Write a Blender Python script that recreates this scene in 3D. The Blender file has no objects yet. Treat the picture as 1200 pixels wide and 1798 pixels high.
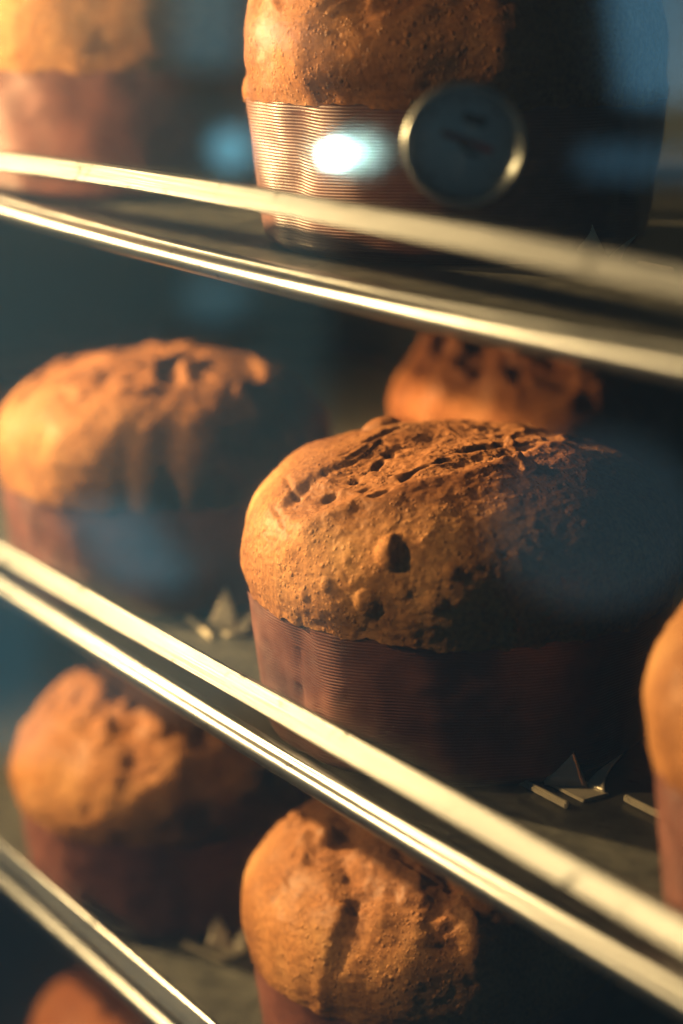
import bpy, math
import numpy as np
from mathutils import Vector, Matrix

R = math.radians
scene = bpy.context.scene
COL = scene.collection

# ------------------------------------------------------------------ camera
Z0 = 1.20                                   # eye height of the photographer
TH, PITCH = R(32.7077), R(14.6934)          # angle to the oven front, downward tilt
cam_d = bpy.data.cameras.new('camera')
cam = bpy.data.objects.new('camera', cam_d); COL.objects.link(cam)
cam.location = (0, 0, Z0)
fwd = Vector((-math.cos(TH)*math.cos(PITCH), math.sin(TH)*math.cos(PITCH), -math.sin(PITCH)))
cam.rotation_euler = fwd.to_track_quat('-Z', 'Y').to_euler()
cam_d.sensor_fit = 'VERTICAL'; cam_d.sensor_height = 36.0; cam_d.sensor_width = 24.0
cam_d.lens = 72.08
cam_d.clip_start = 0.02; cam_d.clip_end = 60
cam_d.dof.use_dof = True
cam_d.dof.focus_distance = 0.905
cam_d.dof.aperture_fstop = 2.7
cam_d.dof.aperture_blades = 9
scene.camera = cam

# ------------------------------------------------------------------ world, lamps, exposure
world = bpy.data.worlds.new('World'); scene.world = world; world.use_nodes = True
bg = world.node_tree.nodes['Background']
bg.inputs[0].default_value = (0.30, 0.55, 0.72, 1); bg.inputs[1].default_value = 0.085

def lamp(name, loc, power, col, radius, target=None, cone=80):
    d = bpy.data.lights.new(name, 'SPOT'); d.energy = power; d.color = col; d.shadow_soft_size = radius
    d.spot_size = R(cone); d.spot_blend = 0.6
    o = bpy.data.objects.new(name, d); COL.objects.link(o); o.location = loc
    o.rotation_euler = (Vector(target)-Vector(loc)).to_track_quat('-Z', 'Y').to_euler()
    return o
WARM = (1.0, 0.61, 0.27)
lamp('unseen_spot', (-1.52, 0.02, Z0+0.08), 240, WARM, 0.016, (-0.85, 0.55, Z0-0.28))  # this warm spot and the next stand unseen outside the oven door
lamp('unseen_spot', (-1.30, -0.58, Z0+0.34), 60, WARM, 0.02, (-0.80, 0.57, Z0-0.31), 60)

lamp('unseen_spot', (-1.20, -0.45, Z0+0.04), 230, WARM, 0.02, (-1.24, 0.50, Z0-0.03), 32)  # added spot outside the glass, brightens only the top corner loaf
lamp('unseen_spot', (-1.40, -0.30, Z0+0.02), 90, WARM, 0.02, (-0.94, 0.74, Z0-0.21), 15)  # added narrow spot to light the loaf behind the sharp one

scene.view_settings.view_transform = 'Standard'; scene.view_settings.look = 'None'
scene.view_settings.exposure = 0; scene.view_settings.gamma = 1
scene.view_settings.use_curve_mapping = False
scene.cycles.use_denoising = True
scene.cycles.max_bounces = 6; scene.cycles.diffuse_bounces = 0; scene.cycles.glossy_bounces = 3; scene.cycles.adaptive_threshold = 0.03; scene.cycles.transparent_max_bounces = 16
scene.cycles.caustics_reflective = False; scene.cycles.caustics_refractive = False
scene.cycles.sample_clamp_indirect = 4.0; scene.cycles.volume_bounces = 1

# ------------------------------------------------------------------ helpers
rng = np.random.default_rng(7)
_perm = rng.permutation(512).astype(np.int64)
_perm = np.concatenate([_perm, _perm, _perm])
_grad = rng.normal(size=(512, 3)); _grad /= np.linalg.norm(_grad, axis=1, keepdims=True)
def perlin(P):
    P = np.asarray(P, float); I = np.floor(P).astype(np.int64); F = P-I; I &= 511
    U = F*F*F*(F*(F*6-15)+10); out = 0
    for dx in (0, 1):
        for dy in (0, 1):
            for dz in (0, 1):
                h = _perm[(_perm[(_perm[(I[:, 0]+dx) & 511]+I[:, 1]+dy) & 511]+I[:, 2]+dz) & 511]
                g = _grad[h]; d = F-np.array([dx, dy, dz])
                w = (U[:, 0] if dx else 1-U[:, 0])*(U[:, 1] if dy else 1-U[:, 1])*(U[:, 2] if dz else 1-U[:, 2])
                out = out+w*(g*d).sum(1)
    return out*1.6
def fbm(P, n=4, gain=0.5):
    s = 0; a = 1
    for k in range(n):
        s = s+a*perlin(P*(2.0**k)+17.3*k); a *= gain
    return s
def ridged(P, n=3):
    s = 0; a = 1
    for k in range(n):
        s = s+a*(1-np.abs(perlin(P*(2.0**k)+9.1*k))*2); a *= 0.5
    return s
def sstep(a, b, x):
    t = np.clip((x-a)/(b-a), 0, 1); return t*t*(3-2*t)

def mesh_from(name, V, Fc, smooth=True):
    me = bpy.data.meshes.new(name); me.from_pydata([tuple(v) for v in V], [], [tuple(f) for f in Fc]); me.update()
    if smooth: me.polygons.foreach_set('use_smooth', [True]*len(me.polygons))
    return me
def obj(name, me, mat, parent=None, loc=None, rot=None):
    o = bpy.data.objects.new(name, me); COL.objects.link(o)
    if mat is not None and not me.materials: me.materials.append(mat)
    if parent is not None: o.parent = parent
    if loc is not None: o.location = loc
    if rot is not None: o.rotation_euler = rot
    return o
def thing(name, label, cat, loc=(0, 0, 0), group=None, rotz=0):
    o = bpy.data.objects.new(name, None); COL.objects.link(o); o.location = loc; o.rotation_euler = (0, 0, rotz)
    o.empty_display_size = 0.02
    o['label'] = label; o['category'] = cat
    if group: o['group'] = group
    return o
def grid_faces(nr, nc, closed=True, off=0):
    F = []
    m = nc if closed else nc-1
    for i in range(nr-1):
        for j in range(m):
            k = (j+1) % nc
            F.append((off+i*nc+j, off+i*nc+k, off+(i+1)*nc+k, off+(i+1)*nc+j))
    return F
def box_mesh(name, x0, x1, y0, y1, z0, z1, bev=0.0, seg=2):
    import bmesh
    bm = bmesh.new(); bmesh.ops.create_cube(bm, size=1)
    for v in bm.verts:
        v.co = ((x0+x1)/2+v.co.x*(x1-x0), (y0+y1)/2+v.co.y*(y1-y0), (z0+z1)/2+v.co.z*(z1-z0))
    if bev: bmesh.ops.bevel(bm, geom=bm.edges[:], offset=bev, segments=seg, affect='EDGES')
    me = bpy.data.meshes.new(name); bm.to_mesh(me); bm.free()
    return me
def extrude_profile(name, prof, xs, zoff, smooth=True):
    """closed (y,z) profile swept along x, lifted by zoff(x)"""
    n = len(prof); V = []; F = []
    for x in xs:
        dz = zoff(x)
        for (y, z) in prof: V.append((x, y, z+dz))
    for i in range(len(xs)-1):
        for j in range(n):
            k = (j+1) % n
            F.append((i*n+j, i*n+k, (i+1)*n+k, (i+1)*n+j))
    F.append(tuple(range(n))[::-1]); F.append(tuple((len(xs)-1)*n+j for j in range(n)))
    me = mesh_from(name, V, F, smooth)
    return me

# ------------------------------------------------------------------ materials
def new_mat(name):
    m = bpy.data.materials.new(name); m.use_nodes = True
    nt = m.node_tree
    return m, nt, nt.nodes, nt.links, nt.nodes['Principled BSDF']
def N(nodes, t, **kw):
    n = nodes.new(t)
    for k, v in kw.items():
        if k in n.inputs: n.inputs[k].default_value = v
        else: setattr(n, k, v)
    return n
def ramp(nodes, stops):
    r = nodes.new('ShaderNodeValToRGB'); e = r.color_ramp.elements
    while len(e) < len(stops): e.new(0.5)
    for el, (p, c) in zip(e, stops): el.position = p; el.color = (*c, 1) if len(c) == 3 else c
    return r
def mixc(nodes, links, fac, a, b, mode='MIX'):
    m = nodes.new('ShaderNodeMix'); m.data_type = 'RGBA'; m.blend_type = mode
    for s, v in ((m.inputs[0], fac), (m.inputs[6], a), (m.inputs[7], b)):
        if hasattr(v, 'links') or hasattr(v, 'is_linked'): links.new(v, s)
        elif isinstance(v, (int, float)): s.default_value = v
        else: s.default_value = (*v, 1)
    return m.outputs[2]

def crust_material(name, hue=(1, 1, 1), dark=0.0):
    m, nt, nd, lk, b = new_mat(name)
    tc = N(nd, 'ShaderNodeTexCoord')
    co = tc.outputs['Object']
    n1 = N(nd, 'ShaderNodeTexNoise', Scale=22.0, Detail=5.0, Roughness=0.6); lk.new(co, n1.inputs['Vector'])
    n2 = N(nd, 'ShaderNodeTexNoise', Scale=420.0, Detail=4.0, Roughness=0.6); lk.new(co, n2.inputs['Vector'])
    nm = N(nd, 'ShaderNodeTexNoise', Scale=55.0, Detail=3.0); lk.new(co, nm.inputs['Vector'])
    at = N(nd, 'ShaderNodeAttribute', attribute_name='bake')
    to = N(nd, 'ShaderNodeAttribute', attribute_name='torn')
    c1 = ramp(nd, [(0.30, (0.31*hue[0], 0.122*hue[1], 0.038*hue[2])), (0.5, (0.54*hue[0], 0.242*hue[1], 0.078*hue[2])), (0.72, (0.70*hue[0], 0.37*hue[1], 0.14*hue[2]))])
    lk.new(n1.outputs['Fac'], c1.inputs[0])
    c2 = mixc(nd, lk, at.outputs['Fac'], c1.outputs[0], (0.21*hue[0], 0.078*hue[1], 0.028*hue[2]))
    c3 = mixc(nd, lk, to.outputs['Fac'], c2, (0.36*hue[0], 0.15*hue[1], 0.055*hue[2]))
    sp = ramp(nd, [(0.36, (0.62, 0.55, 0.5)), (0.55, (1, 1, 1)), (0.75, (1.25, 1.2, 1.1))]); lk.new(n2.outputs['Fac'], sp.inputs[0])
    c4 = mixc(nd, lk, 0.8, c3, sp.outputs[0], 'MULTIPLY')
    lk.new(c4, b.inputs['Base Color'])
    rg = ramp(nd, [(0.35, (0.52,)*3), (0.65, (0.8,)*3)]); lk.new(nm.outputs['Fac'], rg.inputs[0]); lk.new(rg.outputs[0], b.inputs['Roughness'])
    b.inputs['Specular IOR Level'].default_value = 0.18
    b.inputs['Subsurface Weight'].default_value = 0.0
    # raised beads of baked dough, of mixed size and in patches, over a fine grain
    msk = ramp(nd, [(0.36, (0.12,)*3), (0.54, (1, 1, 1))]); lk.new(nm.outputs['Fac'], msk.inputs[0])
    def beads(scale, reach):
        vo = N(nd, 'ShaderNodeTexVoronoi', Scale=scale, Randomness=1.0); lk.new(co, vo.inputs['Vector'])
        se = N(nd, 'ShaderNodeSeparateColor'); lk.new(vo.outputs['Color'], se.inputs[0])
        rr = N(nd, 'ShaderNodeMapRange'); rr.inputs[1].default_value = 0.35; rr.inputs[2].default_value = 1.0; rr.inputs[3].default_value = 0.02; rr.inputs[4].default_value = reach
        lk.new(se.outputs[0], rr.inputs[0])
        dv = N(nd, 'ShaderNodeMath', operation='DIVIDE'); lk.new(vo.outputs['Distance'], dv.inputs[0]); lk.new(rr.outputs[0], dv.inputs[1])
        sq = N(nd, 'ShaderNodeMath', operation='MULTIPLY'); lk.new(dv.outputs[0], sq.inputs[0]); lk.new(dv.outputs[0], sq.inputs[1])
        om = N(nd, 'ShaderNodeMath', operation='SUBTRACT', use_clamp=True); om.inputs[0].default_value = 1.0; lk.new(sq.outputs[0], om.inputs[1])
        h = N(nd, 'ShaderNodeMath', operation='MULTIPLY'); lk.new(om.outputs[0], h.inputs[0]); lk.new(rr.outputs[0], h.inputs[1])
        return h.outputs[0]
    b1 = beads(330.0, 0.55); b2 = beads(620.0, 0.6)
    sm = N(nd, 'ShaderNodeMath', operation='MULTIPLY_ADD'); lk.new(b1, sm.inputs[0]); sm.inputs[1].default_value = 1.5; lk.new(b2, sm.inputs[2])
    mu = N(nd, 'ShaderNodeMath', operation='MULTIPLY'); lk.new(sm.outputs[0], mu.inputs[0]); lk.new(msk.outputs[0], mu.inputs[1])
    ad = N(nd, 'ShaderNodeMath', operation='MULTIPLY_ADD'); lk.new(n2.outputs['Fac'], ad.inputs[0]); ad.inputs[1].default_value = 0.28; lk.new(mu.outputs[0], ad.inputs[2])
    bp = N(nd, 'ShaderNodeBump', Strength=0.75, Distance=0.0010); lk.new(ad.outputs[0], bp.inputs['Height'])
    lk.new(bp.outputs[0], b.inputs['Normal'])
    return m

def paper_material(name, base):
    m, nt, nd, lk, b = new_mat(name)
    tc = N(nd, 'ShaderNodeTexCoord')
    n1 = N(nd, 'ShaderNodeTexNoise', Scale=60.0, Detail=4.0); lk.new(tc.outputs['Object'], n1.inputs['Vector'])
    n2 = N(nd, 'ShaderNodeTexNoise', Scale=900.0, Detail=2.0); lk.new(tc.outputs['Object'], n2.inputs['Vector'])
    r = ramp(nd, [(0.3, tuple(c*0.7 for c in base)), (0.7, tuple(c*1.3 for c in base))]); lk.new(n1.outputs['Fac'], r.inputs[0])
    lk.new(r.outputs[0], b.inputs['Base Color'])
    rr = N(nd, 'ShaderNodeMapRange'); rr.inputs[3].default_value = 0.32; rr.inputs[4].default_value = 0.5
    lk.new(n1.outputs['Fac'], rr.inputs[0]); lk.new(rr.outputs[0], b.inputs['Roughness'])
    b.inputs['Specular IOR Level'].default_value = 0.62
    bp = N(nd, 'ShaderNodeBump', Strength=0.25, Distance=0.0004); lk.new(n2.outputs['Fac'], bp.inputs['Height']); lk.new(bp.outputs[0], b.inputs['Normal'])
    return m

def metal_material(name, col, rough, stretch=(2, 60, 60), scr=0.5, spots=0.0, metallic=1.0):
    m, nt, nd, lk, b = new_mat(name)
    tc = N(nd, 'ShaderNodeTexCoord'); mp = N(nd, 'ShaderNodeMapping'); mp.inputs['Scale'].default_value = stretch
    lk.new(tc.outputs['Object'], mp.inputs[0])
    n1 = N(nd, 'ShaderNodeTexNoise', Scale=8.0, Detail=6.0, Roughness=0.7); lk.new(mp.outputs[0], n1.inputs['Vector'])
    n2 = N(nd, 'ShaderNodeTexNoise', Scale=70.0, Detail=5.0, Roughness=0.7); lk.new(tc.outputs['Object'], n2.inputs['Vector'])
    r = ramp(nd, [(0.3, tuple(c*(1-0.5*scr) for c in col)), (0.65, col)]); lk.new(n1.outputs['Fac'], r.inputs[0])
    out = r.outputs[0]
    if spots:
        s = ramp(nd, [(0.61, (0, 0, 0)), (0.68, (1, 1, 1))]); lk.new(n2.outputs['Fac'], s.inputs[0])
        out = mixc(nd, lk, s.outputs[0], out, tuple(c*0.18 for c in col))
    lk.new(out, b.inputs['Base Color'])
    b.inputs['Metallic'].default_value = metallic
    rr = N(nd, 'ShaderNodeMapRange'); rr.inputs[3].default_value = rough*0.6; rr.inputs[4].default_value = rough*1.45
    lk.new(n1.outputs['Fac'], rr.inputs[0]); lk.new(rr.outputs[0], b.inputs['Roughness'])
    bp = N(nd, 'ShaderNodeBump', Strength=0.12, Distance=0.0008); lk.new(n1.outputs['Fac'], bp.inputs['Height']); lk.new(bp.outputs[0], b.inputs['Normal'])
    return m
def plain(name, col, rough=0.5, metallic=0.0):
    m, nt, nd, lk, b = new_mat(name)
    tc = N(nd, 'ShaderNodeTexCoord'); n = N(nd, 'ShaderNodeTexNoise', Scale=40.0, Detail=3.0); lk.new(tc.outputs['Object'], n.inputs['Vector'])
    r = ramp(nd, [(0.3, tuple(c*0.85 for c in col)), (0.7, col)]); lk.new(n.outputs['Fac'], r.inputs[0]); lk.new(r.outputs[0], b.inputs['Base Color'])
    b.inputs['Roughness'].default_value = rough; b.inputs['Metallic'].default_value = metallic
    return m
def emit(name, col, s):
    m = bpy.data.materials.new(name); m.use_nodes = True; nt = m.node_tree
    nt.nodes.clear(); e = nt.nodes.new('ShaderNodeEmission'); o = nt.nodes.new('ShaderNodeOutputMaterial')
    e.inputs[0].default_value = (*col, 1); e.inputs[1].default_value = s; nt.links.new(e.outputs[0], o.inputs[0])
    return m
def glass_material(name, rough, film=0.0):
    m = bpy.data.materials.new(name); m.use_nodes = True; nt = m.node_tree; nt.nodes.clear(); nd, lk = nt.nodes, nt.links
    lw = N(nd, 'ShaderNodeLayerWeight'); lw.inputs[0].default_value = 0.5
    p5 = N(nd, 'ShaderNodeMath', operation='POWER'); lk.new(lw.outputs['Facing'], p5.inputs[0]); p5.inputs[1].default_value = 5
    ma = N(nd, 'ShaderNodeMath', operation='MULTIPLY_ADD'); lk.new(p5.outputs[0], ma.inputs[0]); ma.inputs[1].default_value = 0.95; ma.inputs[2].default_value = 0.045
    tr = N(nd, 'ShaderNodeBsdfTransparent'); tr.inputs[0].default_value = (0.985, 0.995, 0.99, 1)
    mg = N(nd, 'ShaderNodeBsdfGlossy', distribution='BECKMANN'); mg.inputs['Roughness'].default_value = rough
    mx = N(nd, 'ShaderNodeMixShader'); lk.new(ma.outputs[0], mx.inputs[0]); lk.new(tr.outputs[0], mx.inputs[1]); lk.new(mg.outputs[0], mx.inputs[2])
    o = N(nd, 'ShaderNodeOutputMaterial'); lk.new(mx.outputs[0], o.inputs[0])
    if film:                                    # the baked-on film of grease that makes bright things glow a little
        v = N(nd, 'ShaderNodeVolumeScatter'); v.inputs['Density'].default_value = film; v.inputs['Anisotropy'].default_value = 0.982
        v.inputs['Color'].default_value = (1, 1, 1, 1)
        lk.new(v.outputs[0], o.inputs['Volume'])
    return m

M_CRUST = crust_material('golden_crust')
M_CRUST_RED = crust_material('dark_crust', (0.62, 0.48, 0.42))
M_CRUST_GOLD = crust_material('pale_golden_crust', (1.22, 1.24, 1.24))
M_CRUST_BROWN = crust_material('brown_crust', (0.78, 0.68, 0.6))
M_PAPER = paper_material('brown_ribbed_paper', (0.19, 0.066, 0.045))
M_RAIL = metal_material('rail_steel', (0.25, 0.266, 0.276), 0.32, (1.2, 120, 120), 0.7, spots=1)
M_TRAY = metal_material('tray_steel', (0.17, 0.17, 0.145), 0.5, (9, 9, 9), 1.1, spots=1, metallic=0.6)
M_CLIP = metal_material('clip_steel', (0.92, 0.82, 0.62), 0.30, (30, 30, 30), 0.3, metallic=0.2)
M_OVEN = metal_material('oven_lining', (0.035, 0.042, 0.042), 0.6, (6, 6, 6), 0.5)
M_GLASS = glass_material('clean_glass', 0.0)
M_GLASS2 = glass_material('greasy_glass', 0.09, 6.5)
M_BEZEL = metal_material('bezel_steel', (0.46, 0.50, 0.49), 0.34, (30, 30, 30), 0.2)
M_DIAL = plain('dial_face', (0.86, 0.92, 0.90), 0.5)
M_INK = plain('dial_ink', (0.015, 0.02, 0.02), 0.5)
M_RED = plain('dial_pointer_red', (0.30, 0.03, 0.035), 0.45)

# ------------------------------------------------------------------ oven
X_L, X_R, Y_BACK = -2.0, 0.25, 1.05
Y_GLASS = 0.372
oven = thing('oven', 'dark steel baking oven with glazed door around the loaves', 'oven', (0, 0, 0))
obj('back_panel', box_mesh('back_panel', X_L, X_R, Y_BACK, Y_BACK+0.01, Z0-1.15, Z0+0.35), M_OVEN, oven)
obj('side_panel', box_mesh('side_panel', X_L-0.01, X_L-0.001, Y_GLASS+0.05, Y_BACK+0.01, Z0-1.15, Z0+0.35), M_OVEN, oven)
obj('bottom_panel', box_mesh('bottom_panel', X_L, X_R, Y_GLASS+0.03, Y_BACK-0.001, Z0-1.17, Z0-1.155), M_OVEN, oven)
obj('top_panel', box_mesh('top_panel', X_L, X_R, Y_GLASS+0.03, Y_BACK-0.001, Z0+0.352, Z0+0.362), M_OVEN, oven)
for k, y in enumerate((Y_GLASS, Y_GLASS-0.008)):
    g = obj('door_pane', box_mesh('door_pane', X_L, X_R-0.1, y-0.004, y, Z0-1.1, Z0+0.34), (M_GLASS2, M_GLASS)[k], oven)

# ------------------------------------------------------------------ trays
Y_BEAD, Y_BAR = 0.4365, 0.421
TX0, TX1 = -1.62, -0.10
def tray(z, label, bow, sag, lip):
    """z = height of the floor's front bead; bow lifts the bar / bead ends a little, as the sheet has warped"""
    t = thing('baking_tray', label, 'tray', (0, 0, z), 'steel trays in the oven')
    xs = np.linspace(TX0, TX1, 60)
    mid = -0.74
    fz = lambda x: sag*((x-mid)/0.35)**2 if abs(x-mid) < 0.6 else sag*(0.6/0.35)**2
    bz = lambda x: bow[0]+bow[1]*max(-.36, min(.36, x-mid))+bow[2]*max(-.36, min(.36, x-mid))**2
    # floor sheet (follows the bead)
    V = []; F = []
    ys = [Y_BEAD+0.004, Y_BEAD+0.012, Y_BEAD+0.020, 0.6, 0.8, 1.03]; drop = [0, 0.4, 1, 1, 1, 1]
    for x in xs:
        for y, dr in zip(ys, drop):
            V.append((x, y, -0.002+(fz(x)+0.002)*(1-dr)-lip*dr))
    nb = len(ys)
    for i in range(len(xs)-1):
        for j in range(nb-1): F.append((i*nb+j, (i+1)*nb+j, (i+1)*nb+j+1, i*nb+j+1))
    o0 = len(V); V += [(x, y, zz-0.0015) for x, y, zz in V]
    F += [tuple(o0+q for q in f[::-1]) for f in F]
    for i in range(len(xs)-1):
        F.append((i*nb, o0+i*nb, o0+(i+1)*nb, (i+1)*nb))
    obj('tray_floor', mesh_from('tray_floor', V, F, False), M_TRAY, t)
    # front bead: rolled edge with a small step above it
    prof = [(Y_BEAD+0.006, -0.0088), (Y_BEAD+0.001, -0.0092), (Y_BEAD-0.0032, -0.0075), (Y_BEAD-0.0048, -0.0045), (Y_BEAD-0.0042, -0.0015), (Y_BEAD-0.0022, 0.0004),
            (Y_BEAD-0.0006, 0.0006), (Y_BEAD-0.0004, 0.0022), (Y_BEAD+0.0008, 0.0032), (Y_BEAD+0.0040, 0.0034), (Y_BEAD+0.0052, 0.0022), (Y_BEAD+0.006, -0.002)]
    obj('rolled_edge', extrude_profile('rolled_edge', prof, xs, fz, True), M_RAIL, t)
    # upper guard bar, flat steel
    h, d, bv = 0.0045, 0.0034, 0.0008
    c = 0.034
    prof = [(Y_BAR-d-0.0006, c-h), (Y_BAR-d-0.0012, c-h+bv), (Y_BAR-d+0.0031, c+h-bv), (Y_BAR-d+0.0040, c+h),
            (Y_BAR+d-bv, c+h), (Y_BAR+d, c+h-bv), (Y_BAR+d, c-h+bv), (Y_BAR+d-bv, c-h)]
    obj('guard_bar', extrude_profile('guard_bar', prof, xs, bz, False), M_RAIL, t)
    for x in (TX0+0.01, TX1-0.03):
        obj('bar_post', box_mesh('bar_post', x, x+0.018, Y_BAR+0.0031, Y_BEAD+0.0125, -0.010, c+0.008, 0.001), M_RAIL, t)
    for x in (TX0-0.004, TX1):
        obj('side_lip', box_mesh('side_lip', x, x+0.004, Y_BEAD+0.01, 1.03, -0.004, 0.02, 0.0008), M_TRAY, t)
    return t
Z_TOP, Z_MID, Z_LOW, Z_BOT = Z0-0.124, Z0-0.345, Z0-0.533, Z0-0.765      # floors the loaves stand on
E_TOP, E_MID, E_LOW, E_BOT = Z0-0.1203, Z0-0.3347, Z0-0.517, Z0-0.743      # rolled front edges
tray(E_TOP, 'uppermost steel tray with glowing guard bar and bowed front edge', (-0.0012, 0.0047, -0.0432), 0.006, E_TOP-Z_TOP-0.002)
tray(E_MID, 'middle steel tray whose two bright rails cross the picture diagonally', (0, 0.002, 0), 0.004, E_MID-Z_MID-0.002)
tray(E_LOW, 'steel tray below the middle one with steep rails at the corner', (0, 0, 0), 0.0, E_LOW-Z_LOW-0.002)
tray(E_BOT, 'lowest steel tray carrying the blurred loaf at the bottom corner', (0, 0, 0), 0.0, E_BOT-Z_BOT-0.002)

# ------------------------------------------------------------------ panettone
ER = np.array([0.54035, 0.84144]); EV = np.array([-0.84144, 0.54035])     # across / away, for turning each loaf
CAMAZ = math.atan2(-EV[1], -EV[0])
CUP_H = 0.070
def make_cup(name, parent, mat, seed, segs, rt=0.0985, rb=0.0895, h=CUP_H, creases=()):
    rg = np.random.default_rng(seed)
    ribs = 50; per = 4; rows = ribs*per+1
    az = np.linspace(0, 2*math.pi, segs, endpoint=False)
    t = np.linspace(0, 1, rows)
    A, T = np.meshgrid(az, t)
    r = rb+(rt-rb)*T**0.85
    # tucked foot
    r -= 0.006*np.clip(1-T/0.10, 0, 1)**2
    ph = rg.uniform(0, 6.28, 6)
    r += 0.0011*np.sin(3*A+ph[0])*(0.4+0.6*T)+0.0007*np.sin(7*A+ph[1]+2*T)+0.0004*np.sin(17*A+ph[2]+5*T)
    zz = T*h
    for (a0, w, dep, sl) in list(creases)+[(rg.uniform(0, 6.28), rg.uniform(0.1, 0.2), rg.uniform(0.001, 0.002), rg.uniform(-.03, .03)) for _ in range(3)]:
        d = (A-a0-sl*(T-0.5)*6+math.pi) % (2*math.pi)-math.pi
        env = np.exp(-((T-0.55)/0.42)**2)
        r -= dep*np.clip(1-np.abs(d)/w, 0, 1)*env*np.where(d > 0, 1.0, 0.7)
        zz += -0.0025*np.clip(d/w, 0, 1.0)*np.clip(1-np.abs(d)/(4*w), 0, 1)*env*(dep/0.003)
    wob = fbm(np.stack([np.cos(A).ravel()*5, np.sin(A).ravel()*5, T.ravel()*3+seed], -1), 3).reshape(A.shape)
    r += 0.0007*wob
    sd = (A-CAMAZ-R(rg.uniform(20, 60))+math.pi) % (2*math.pi)-math.pi
    r += 0.0006*sstep(-0.004, 0.004, sd)*(1-sstep(0.0, 0.30, sd))
    rib_amp = 0.00019*(0.65+0.5*np.clip(wob+0.5, 0, 1.2))
    r += rib_amp*np.cos(2*math.pi*(T*ribs+0.12*wob))
    V = np.stack([r*np.cos(A), r*np.sin(A), zz], -1).reshape(-1, 3)
    F = grid_faces(rows, segs)
    V = np.vstack([V, [[0, 0, 0.0005]]]); c = len(V)-1
    F += [(c, (j+1) % segs, j) for j in range(segs)]
    return obj(name, mesh_from(name, V, F), mat, parent)

def make_dome(name, parent, mat, seed, segs, rings, R_rim=0.0992, R_b=0.1022, zb=0.018, h=0.072, e=2.3, lump=0.0045, feat=None, skew=(0, 0), torn=None, z_base=CUP_H):
    """crown of the loaf, coordinates relative to the paper rim; feat(P, n, uv) -> extra displacement, torn mask"""
    t = np.linspace(0, 1, rings)
    az = np.linspace(0, 2*math.pi, segs, endpoint=False)
    k0 = max(3, int(rings*0.14))
    zz = np.zeros(rings); rr = np.zeros(rings)
    tt = np.linspace(0, 1, k0)
    rr[:k0] = R_rim+(R_b-R_rim)*np.sin(tt*math.pi/2); zz[:k0] = -0.0015+(zb+0.0015)*tt
    q = np.linspace(0, math.pi/2, rings-k0+1)[1:]
    rr[k0:] = R_b*np.cos(q)**(2/e); zz[k0:] = zb+(h-zb)*np.sin(q)**(2/e)
    rr[-1] = 0.0004
    A, _ = np.meshgrid(az, t)
    r2 = np.repeat(rr[:, None], segs, 1); z2 = np.repeat(zz[:, None], segs, 1)
    P = np.stack([r2*np.cos(A), r2*np.sin(A), z2], -1).reshape(-1, 3)
    hh = np.clip(P[:, 2]/h, 0, 1)
    P[:, 0] += skew[0]*hh**1.5; P[:, 1] += skew[1]*hh**1.5
    # normals of the smooth body
    nrm = np.stack([P[:, 0]/R_b**2*1.0, P[:, 1]/R_b**2*1.0, np.clip(P[:, 2]-zb, 0, None)/(h-zb)**2], -1)
    nrm /= np.linalg.norm(nrm, axis=1, keepdims=True)+1e-9
    S = P+seed*3.17
    free = sstep(0.0, 0.012, P[:, 2])
    d = lump*fbm(S*16, 2)*free+0.00055*fbm(S*60, 2)*(0.35+0.65*free)+0.00035*fbm(S*240, 3)
    # scalloped lower edge where the dough laps over the paper
    low = 1-sstep(0.0, 0.006, P[:, 2])
    azf = A.reshape(-1)
    zsc = low*(0.0022*fbm(np.stack([np.cos(azf)*7, np.sin(azf)*7, np.full_like(azf, seed)], -1), 3)+0.0007*perlin(np.stack([np.cos(azf)*34, np.sin(azf)*34, np.full_like(azf, seed+.5)], -1)))
    uv = np.stack([P[:, 0]*ER[0]+P[:, 1]*ER[1], P[:, 0]*EV[0]+P[:, 1]*EV[1]], -1)
    tm = np.zeros(len(P)); ups = np.zeros(len(P))
    if feat is not None:
        dd, tm, ups = feat(P, uv, S)
        d = d+dd
    Q = P+nrm*d[:, None]; Q[:, 2] += zsc+ups
    bake = np.clip(sstep(0.35, 0.95, hh)*0.75+0.35*fbm(S*14, 3), 0, 1)
    F = grid_faces(rings, segs)
    me = mesh_from(name, Q, F)
    for nme, arr in (('bake', bake), ('torn', np.clip(tm, 0, 1))):
        a = me.attributes.new(nme, 'FLOAT', 'POINT'); a.data.foreach_set('value', arr.astype(np.float32))
    return obj(name, me, mat, parent, (0, 0, z_base))

def seg_dist(uv, pts):
    """signed distance to a polyline (positive on its far side) and position along it"""
    best = np.full(len(uv), 9.0); sg = np.zeros(len(uv)); along = np.zeros(len(uv)); n = len(pts)-1
    for i in range(n):
        a = np.array(pts[i]); b = np.array(pts[i+1]); ab = b-a
        s = np.clip(((uv-a)@ab)/(ab@ab), 0, 1); c = a+s[:, None]*ab; v = uv-c
        dd = np.linalg.norm(v, axis=1); cr = ab[0]*v[:, 1]-ab[1]*v[:, 0]
        m = dd < best; best[m] = dd[m]; sg[m] = np.sign(cr[m]); along[m] = (i+s[m])/n
    return best*sg, along

def bubble(P, c, rad, ht):
    q = np.linalg.norm(P-np.array(c), axis=1)/rad
    return ht*np.clip(1-q*q, 0, 1)**0.7

def uvz(u, w, z): return (u*ER[0]+w*EV[0], u*ER[1]+w*EV[1], z)

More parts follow.
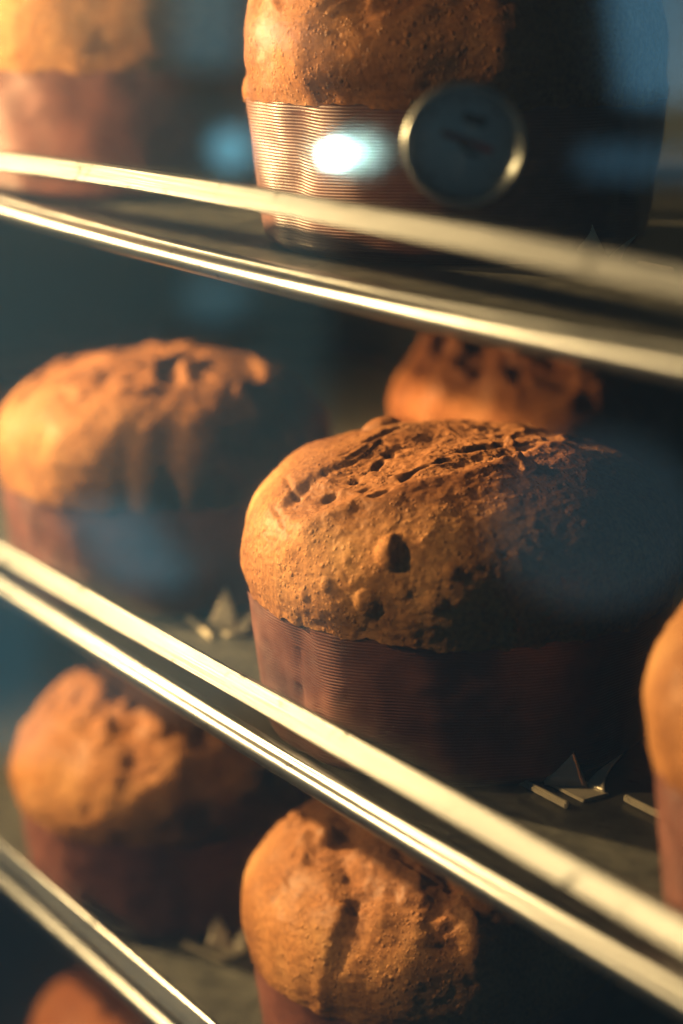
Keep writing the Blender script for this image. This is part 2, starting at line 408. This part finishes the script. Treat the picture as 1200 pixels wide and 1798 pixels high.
def feat_main(P, uv, S):
    edge = [(-0.090, -0.040), (-0.084, -0.052), (-0.0732, -0.0607), (-0.0558, -0.0665), (-0.0312, -0.0674), (-0.0063, -0.0574), (0.0197, -0.0412), (0.0446, -0.0073), (0.060, 0.03)]
    sd, al = seg_dist(uv, edge)
    sd = sd+0.004*fbm(S*45, 2)
    inside = sstep(-0.001, 0.004, sd)*sstep(0.0, 0.06, al)
    back = 1-sstep(0.050, 0.075, sd)
    zone = inside*back
    rough = ridged(S*38, 4)-1.0
    d = -0.0020*zone*sstep(0, 0.01, sd)+0.0012*zone*rough
    # torn lip that lifts along the edge
    lip = np.exp(-((sd+0.001)/0.0035)**2)*sstep(0.1, 0.3, al)
    d = d+0.0014*lip*(0.6+0.8*fbm(S*60, 2))
    # second tear higher up, arcs of open pits
    for pts, amp, wd in (([(-0.088, -0.028), (-0.083, -0.045), (-0.0795, -0.0553), (-0.076, -0.062)], 0.0026, 0.0022),
                         ([(-0.082, -0.012), (-0.078, -0.034), (-0.0746, -0.047)], 0.003, 0.0022),
                         ([(-0.070, -0.052), (-0.0558, -0.049), (-0.045, -0.040), (-0.034, -0.018), (-0.02, 0.0)], 0.0065, 0.004),
                         ([(-0.045, -0.066), (-0.0362, -0.0640), (-0.024, -0.050), (-0.005, -0.036)], 0.0055, 0.003),
                         ([(-0.058, -0.02), (-0.04, 0.002), (-0.025, 0.02)], 0.004, 0.003),
                         ([(-0.066, -0.035), (-0.050, -0.020), (-0.036, 0.0)], 0.004, 0.0025), ([(-0.062, -0.060), (-0.050, -0.058), (-0.030, -0.045)], 0.004, 0.002), ([(0.0, -0.05), (0.02, -0.032), (0.036, -0.008)], 0.005, 0.003),
                         ([(-0.005, -0.03), (0.015, -0.015), (0.03, 0.01)], 0.006, 0.004)):
        s2, a2 = seg_dist(uv, pts)
        gate = sstep(-0.1, 0.3, fbm(S*66, 2)+0.12)
        pit = np.exp(-(s2/(0.58*wd))**2)*gate*sstep(0, .12, a2)*(1-sstep(.88, 1, a2))
        d = d-0.40*amp*pit
        zone = np.maximum(zone, 0.9*pit)
    d = d+bubble(P, uvz(-0.0442, -0.0913, 0.0175), 0.0062, 0.0016)+bubble(P, uvz(-0.0163, -0.1001, 0.0202), 0.0052, 0.0014)
    for (u, w, z, r_, h_) in ((-0.060, -0.080, 0.022, .004, .0014), (-0.052, -0.083, 0.032, .003, .001), (-0.010, -0.098, 0.032, .004, .0013), (-0.030, -0.097, 0.024, .004, .001), (0.005, -0.098, 0.030, .003, .0012), (-0.07, -0.072, 0.015, .0035, .0012)):
        d = d+bubble(P, uvz(u, w, z), r_, h_)
    # raised lumps on top rear and torn points
    d = d+bubble(P, uvz(-0.0367, 0.034, 0.0668), 0.010, 0.0045)
    ups = np.zeros(len(P))
    tip = sstep(0.25, 0.75, fbm(S*62, 2))*np.exp(-(((uv[:, 0]-0.022)/0.026)**2+((uv[:, 1]+0.022)/0.022)**2))
    ups = ups+0.008*tip
    # warty open blister
    c = uvz(-0.0325, -0.0895, 0.0380)
    q = np.linalg.norm(P-np.array(c), axis=1)/0.0085
    qq = uv[:, 0]+0.0325
    d = d+0.0050*np.clip(1-q*q, 0, 1)**0.55*sstep(0.0015, -0.0015, qq)
    hole = np.exp(-((qq-0.0028)/0.0030)**2-((P[:, 2]-0.0375)/0.0042)**2)
    d = d-0.0022*hole*(uv[:, 1] < 0)
    return d, zone, ups

def feat_generic(seed, cuts, depth=0.006, spikes=0.0, pits=()):
    def f(P, uv, S):
        d = np.zeros(len(P)); zone = np.zeros(len(P)); ups = np.zeros(len(P))
        for pts, wd in cuts:
            sd, al = seg_dist(uv, pts)
            sd = sd+0.0035*fbm(S*40, 2)
            g = np.exp(-(sd/wd)**2)*sstep(0, .1, al)*(1-sstep(.9, 1, al))
            d = d-depth*g+0.35*depth*np.exp(-((np.abs(sd)-1.7*wd)/(0.7*wd))**2)*sstep(0, .1, al)*(1-sstep(.9, 1, al))
            zone = np.maximum(zone, g)
        d = d+0.0030*zone*(ridged(S*40, 4)-1)
        for (u, w, r_, dp) in pits:
            d = d-dp*np.exp(-((uv[:, 0]-u)**2+(uv[:, 1]-w)**2)/r_**2)
        if spikes:
            hh = sstep(0.030, 0.065, P[:, 2])
            ups = ups+spikes*hh*sstep(0.1, 0.55, fbm(S*34, 3))
            d = d+0.3*spikes*hh*fbm(S*55, 3)
            zone = np.maximum(zone, 0.6*hh)
        return d, zone, ups
    return f

GROUP = 'panettone loaves in the oven'
def loaf(label, xy, ztray, seed, segs, rings, feat, mat=M_CRUST, size=1.0, creases=(), **kw):
    t = thing('panettone', label, 'panettone', (xy[0], xy[1], ztray), GROUP)
    make_cup('paper_mould', t, M_PAPER, seed, 200 if segs > 400 else 130, creases=creases)
    make_dome('crust', t, mat, seed, segs, rings, feat=feat, **kw)
    t.scale = (size, size, size)
    return t
def cz(off): return CAMAZ+R(off)

A = loaf('large sharp golden loaf in the middle with torn top and warty blister', (-0.747, 0.546), Z_MID, 3, 520, 290, feat_main, M_CRUST_GOLD,
         creases=[(cz(-54), 0.14, 0.0034, 0.02), (cz(-45), 0.08, 0.0012, -0.02)], lump=0.0035)
loaf('blurred golden loaf on the middle tray, left of the sharp one', (-1.032, 0.540), Z_MID, 11, 220, 120,
     feat_generic(11, [([(-0.085, -0.03), (-0.07, 0.0), (-0.05, 0.03)], 0.004), ([(0.012, -0.06), (0.006, -0.03), (0.02, 0.01)], 0.005), ([(-0.06, -0.04), (-0.02, -0.035), (0.02, -0.03)], 0.005)], 0.003, 0.0022,
                  pits=((0.012, -0.098, 0.008, 0.003), (-0.012, -0.099, 0.006, 0.002))), size=0.95, lump=0.003)
loaf('reddish rough topped loaf standing behind the sharp middle loaf', (-0.962, 0.774), Z_MID, 19, 200, 110,
     feat_generic(19, [([(-0.06, -0.02), (0.0, -0.04), (0.06, -0.01)], 0.01), ([(0.03, -0.06), (0.02, 0.0), (0.05, 0.04)], 0.008)], 0.009, 0.016), M_CRUST_RED)
loaf('close loaf cut off by the frame beside the middle tray clip', (-0.477, 0.556), Z_MID, 23, 260, 140, feat_generic(23, [([(-0.03, -0.05), (0.02, 0.0)], 0.008)], 0.006, 0.004), size=0.97, lump=0.003)
loaf('loaf with ragged torn crown on the uppermost tray at the corner', (-1.13, 0.552), Z_TOP, 29, 220, 120,
     feat_generic(29, [([(0.0, -0.095), (0.004, -0.06), (0.02, -0.02)], 0.006), ([(0.045, -0.08), (0.04, -0.05), (0.05, 0.0)], 0.008)], 0.008, 0.013, pits=((0.012, -0.09, 0.006, 0.006),)), size=1.06)
loaf('dark loaf on the uppermost tray with the dial thermometer in its side', (-0.80, 0.577), Z_TOP, 31, 260, 140,
     feat_generic(31, [([(-0.050, -0.080), (-0.048, -0.05), (-0.06, -0.02)], 0.008), ([(0.01, -0.08), (0.0, -0.05), (-0.03, -0.02)], 0.008)], 0.004, 0.014), M_CRUST_BROWN,
     creases=[(cz(-52), 0.16, 0.003, 0.03)], h=0.080, lump=0.0050)
loaf('squat folded loaf on the tray below, under the blurred one', (-1.020, 0.533), Z_LOW, 37, 220, 120,
     feat_generic(37, [([(-0.01, -0.1), (-0.012, -0.075), (-0.02, -0.04), (-0.03, 0.02)], 0.011), ([(-0.05, -0.06), (-0.035, -0.04), (-0.03, 0.0)], 0.008), ([(0.03, -0.08), (0.02, -0.04), (0.0, 0.0)], 0.008)], 0.0036, 0.005), size=0.92)
loaf('folded loaf on the tray below the sharp one, cut by the frame', (-0.765, 0.546), Z_LOW, 41, 320, 170,
     feat_generic(41, [([(-0.045, -0.09), (-0.043, -0.065), (-0.05, -0.035), (-0.045, 0.01)], 0.0075), ([(-0.07, -0.035), (-0.05, -0.02), (-0.02, -0.02)], 0.009), ([(0.0, -0.1), (0.004, -0.07), (-0.005, -0.03)], 0.008)], 0.0034, 0.004, pits=()),
     h=0.079, lump=0.0045, size=0.92)
loaf('dim blurred loaf at the bottom corner on the lowest tray', (-1.072, 0.568), Z_BOT, 43, 160, 80, feat_generic(43, [([(-0.05, -0.05), (0.0, 0.0)], 0.008)], 0.006, 0.003), M_CRUST_RED)

# ------------------------------------------------------------------ pronged clips
def sheet(name, pts, thick, mat, parent):
    """small bent sheet: rows of points, given thickness along the mean normal"""
    G = np.array(pts, float); a, b, _ = G.shape
    du = np.gradient(G, axis=0); dv = np.gradient(G, axis=1); n = np.cross(du, dv); n /= np.linalg.norm(n, axis=2, keepdims=True)+1e-9
    top = (G+n*thick/2).reshape(-1, 3); bot = (G-n*thick/2).reshape(-1, 3); V = np.vstack([top, bot]); o = a*b; F = []
    for i in range(a-1):
        for j in range(b-1):
            q = (i*b+j, i*b+j+1, (i+1)*b+j+1, (i+1)*b+j); F.append(q); F.append(tuple(o+k for k in q[::-1]))
    ring = [j for j in range(b)]+[i*b+b-1 for i in range(1, a)]+[(a-1)*b+j for j in range(b-2, -1, -1)]+[i*b for i in range(a-2, 0, -1)]
    for k in range(len(ring)):
        p, q = ring[k], ring[(k+1) % len(ring)]; F.append((q, p, o+p, o+q))
    return obj(name, mesh_from(name, V, F), mat, parent)
def wing(name, base0, base1, tip, bulge, parent):
    b0, b1, tp, bu = map(np.array, (base0, base1, tip, bulge)); rows = []
    for s in np.linspace(0, 1, 9):
        row = []
        for u in np.linspace(0, 1, 7):
            w = (1-s)**1.25; base = b0+(b1-b0)*u; cen = (b0+b1)/2
            p = cen*(1-s)+tp*s+(base-cen)*w+bu*math.sin(math.pi*s*0.5)*(1-s)*2
            row.append(p)
        rows.append(row)
    return sheet(name, rows, 0.0007, M_CLIP, parent)
def clip(label, xy, z, rot=0.0, s=1.0):
    """spring clip stamped from sheet: a base strip in a slot, two flared wings, two low bars along the tray"""
    t = thing('spring_clip', label, 'clip', (xy[0], xy[1], z+0.0004), 'spring clips between the loaves')
    e = lambda u, w, h: (u*ER[0]+w*EV[0], u*ER[1]+w*EV[1], h)
    obj('base_strip', box_mesh('base_strip', -0.011, 0.011, -0.006, 0.006, 0, 0.0012, 0.0004), M_CLIP, t)
    wing('wing', e(-0.011, 0.002, 0.0010), e(0.004, -0.001, 0.0010), e(-0.0035, 0.008, 0.0185), e(0.0, 0.004, 0.002), t)
    wing('wing', e(0.0035, 0.0, 0.0010), e(0.0095, -0.006, 0.0010), e(0.0175, 0.004, 0.0125), e(-0.003, 0.002, -0.001), t)
    for (x0, x1, y) in ((-0.021, 0.012, -0.0135), (0.017, 0.040, 0.0075), (-0.048, -0.022, 0.0075)):
        obj('slot_bar', box_mesh('slot_bar', x0, x1, y-0.001, y+0.001, 0, 0.0026, 0.0006), M_CLIP, t)
    t.rotation_euler = (0, 0, rot); t.scale = (s, s, s)
    return t
clip('bright winged clip on the middle tray beside the close cut-off loaf', (-0.648, 0.538), Z_MID, 0.0, 1.25)
clip('blurred clip on the middle tray between the two golden loaves', (-0.927, 0.523), Z_MID, -0.15, 1.15)
clip('blurred clip on the tray below, left of the split loaf', (-0.925, 0.517), Z_LOW, 0.25)
clip('faint clip on the uppermost tray between its two loaves', (-1.06, 0.60), Z_TOP, 0.1)
clip('teal tinted clip on the uppermost tray near the frame edge', (-0.70, 0.585), Z_TOP, 0.0)

# ------------------------------------------------------------------ dial thermometer
def lathe(name, prof, segs, mat, parent):
    V = []; F = []; n = len(prof)
    for (r, z) in prof:
        for j in range(segs):
            a = 2*math.pi*j/segs; V.append((r*math.cos(a), r*math.sin(a), z))
    F = grid_faces(n, segs)
    if prof[0][0] > 1e-6: F.append(tuple(range(segs))[::-1])
    if prof[-1][0] > 1e-6: F.append(tuple((n-1)*segs+j for j in range(segs)))
    return obj(name, mesh_from(name, V, F), mat, parent)
dloc = Vector((-0.6175, 0.450, Z0-0.0605)); rad = 0.0226
aim = Vector((-0.80, 0.577, Z0-0.072))
th = thing('dial_thermometer', 'round dial thermometer with red pointer stuck into the dark upper loaf', 'thermometer', dloc)
nrm = (dloc-aim).normalized()                       # faces the photographer
xr = Vector((0, 0, 1)).cross(nrm).normalized(); yu = nrm.cross(xr)
th.rotation_euler = Matrix((xr, yu, nrm)).transposed().to_euler()
lathe('case', [(0.0005, -0.010), (rad*0.80, -0.010), (rad*0.93, -0.008), (rad*0.95, -0.001)], 64, M_BEZEL, th)
bz = []
for a in np.linspace(0, 360, 17):
    bz.append((rad*0.952+0.048*rad*math.cos(R(a)), 0.0005+0.0026*math.sin(R(a))))
lathe('bezel', bz, 72, M_BEZEL, th).data.polygons[-1].use_smooth = False
bzo = th.children[-1]
face = lathe('dial_face', [(0.0002, 0.0006), (rad*0.84, 0.0006), (rad*0.84, 0.0)], 64, M_DIAL, th)
def bar2d(name, a, b, w, z, mat, parent, hgt=0.0003):
    a = Vector(a); b = Vector(b); d = (b-a).normalized(); p = Vector((-d.y, d.x))*w/2
    c = [a-p, b-p, b+p, a+p]
    V = [(q.x, q.y, z) for q in c]+[(q.x, q.y, z+hgt) for q in c]
    return obj(name, mesh_from(name, V, [(3, 2, 1, 0), (4, 5, 6, 7), (0, 1, 5, 4), (1, 2, 6, 5), (2, 3, 7, 6), (3, 0, 4, 7)], False), mat, parent)
pz = 0.0010
for k in range(25):
    a = R(-135+270*k/24+90); r0 = 0.72 if k % 4 else 0.66
    bar2d('tick', (rad*r0*math.cos(a), rad*r0*math.sin(a)), (rad*0.80*math.cos(a), rad*0.80*math.sin(a)), rad*(0.012 if k % 4 else 0.028), 0.0007, M_INK, face)
bar2d('pointer', (-rad*0.36, rad*0.20), (rad*0.46, -rad*0.10), rad*0.10, pz, M_RED, th)
lathe('pointer_hub', [(rad*0.07, 0.0007), (rad*0.07, 0.0016), (0.0002, 0.0017)], 20, M_INK, th)
bar2d('dial_mark', (-rad*0.02, rad*0.46), (rad*0.36, rad*0.34), rad*0.15, 0.0007, M_INK, face)
bar2d('dial_mark', (rad*0.02, -rad*0.11), (rad*0.26, -rad*0.17), rad*0.07, 0.0007, M_INK, face)
for o in th.children: o.rotation_euler = (0, R(-2), 0)      # the head sits a little askew on its stem
L = (aim-dloc).length-0.045
lathe('probe', [(0.0032, -0.018), (0.0032, -0.0101), (0.0004, -0.0100)], 16, M_BEZEL, th)
lathe('probe', [(0.0004, -L), (0.0019, -L+0.006), (0.0019, -0.0181), (0.0003, -0.018)], 16, M_BEZEL, th)

# ------------------------------------------------------------------ the bakery behind the photographer, seen mirrored in the door
def room_panel(name, label, cat, c, w, h, col, s, shape='rect', tilt=0.0):
    """a lit panel across the room, upright, turned towards the oven"""
    n = 32 if shape == 'disc' else 4
    pts = []
    for k in range(n):
        if shape == 'disc': a = 2*math.pi*k/n; pts.append((w/2*math.cos(a), h/2*math.sin(a)))
        else: pts.append([(-w/2, -h/2), (w/2, -h/2), (w/2+tilt, h/2), (-w/2+tilt, h/2)][k])
    V = [(x, 0, z) for x, z in pts]+[(x, 0.02, z) for x, z in pts]
    F = [tuple(range(n)), tuple(range(2*n-1, n-1, -1))]+[(k, (k+1) % n, n+(k+1) % n, n+k) for k in range(n)]
    t = thing(name, label, cat, c)
    obj('lit_pane', mesh_from(name, V, F, False), emit(name+'_light', col, s), t)
    if shape == 'rect':
        f = 0.02
        for (x0, x1, z0, z1) in ((-w/2-f, w/2+f, -h/2-f, -h/2-0.001),):
            obj('sill', box_mesh('sill', x0, x1, 0.0, 0.06, z0, z1), M_INK, t)
    d = Vector((-0.7, 0.37, Z0-0.2))-Vector(c)
    t.rotation_euler = (0, 0, math.atan2(d.y, d.x)+math.pi/2)
    return t
BL = (0.20, 0.52, 0.78); TE = (0.22, 0.54, 0.66)
def win(label, c, w, h, col, s, slant=0.0):
    room_panel('window_or_veil', label, 'window', c, w, h, col, s, 'rect', slant)
win('tall blue window mirrored in the upper corner of the glass', (-2.325, -1.334, Z0-0.085), 0.125, 0.192, BL, 1.5, 0.033)
win('low blue window strip mirrored under the tall one', (-2.308, -1.273, Z0-0.266), 0.175, 0.042, BL, 0.7)
room_panel('oval_panel', 'oval blue panel mirrored softly over the sharp loaf', 'window', (-2.529, -1.397, Z0-0.877), 0.35, 0.30, (0.26, 0.48, 0.60), 0.40, 'disc')  # glowing panel, made oval for a soft blue patch in the glass
win('slanted blue window mirrored over the blurred loaf', (-2.742, -0.689, Z0-0.864), 0.124, 0.133, TE, 0.75, 0.080)
win('small blue window mirrored beneath the top rails', (-2.774, -0.821, Z0-0.490), 0.089, 0.071, TE, 0.7)
win('teal window mirrored between the two upper loaves', (-2.871, -0.872, Z0-0.073), 0.098, 0.142, TE, 0.8)
win('dim teal window mirrored at the edge of the glass', (-2.651, -0.389, Z0-0.987), 0.108, 0.267, TE, 0.4)
win('wide dim teal panel added as a veil across the glass', (-3.345, -0.978, Z0-0.699), 0.697, 1.372, (0.24, 0.50, 0.56), 0.32)  # unseen glowing panel, added to lift the dark areas with a teal veil
room_panel('ceiling_lamp', 'small cold white lamp mirrored as a bright round spot', 'lamp', (-1.612, -0.303, Z0-0.161), 0.013, 0.012, (0.60, 1.0, 0.93), 230, 'disc')
room_panel('ceiling_lamp', 'small dim lamp mirrored as a pale round spot', 'lamp', (-1.579, -0.216, Z0-0.051), 0.014, 0.012, (1.0, 0.80, 0.66), 5, 'disc')
room_panel('ceiling_lamp', 'soft blue lamp mirrored beside the bright spot', 'lamp', (-2.282, -0.574, Z0-0.214), 0.045, 0.05, (0.25, 0.7, 0.9), 3, 'disc')
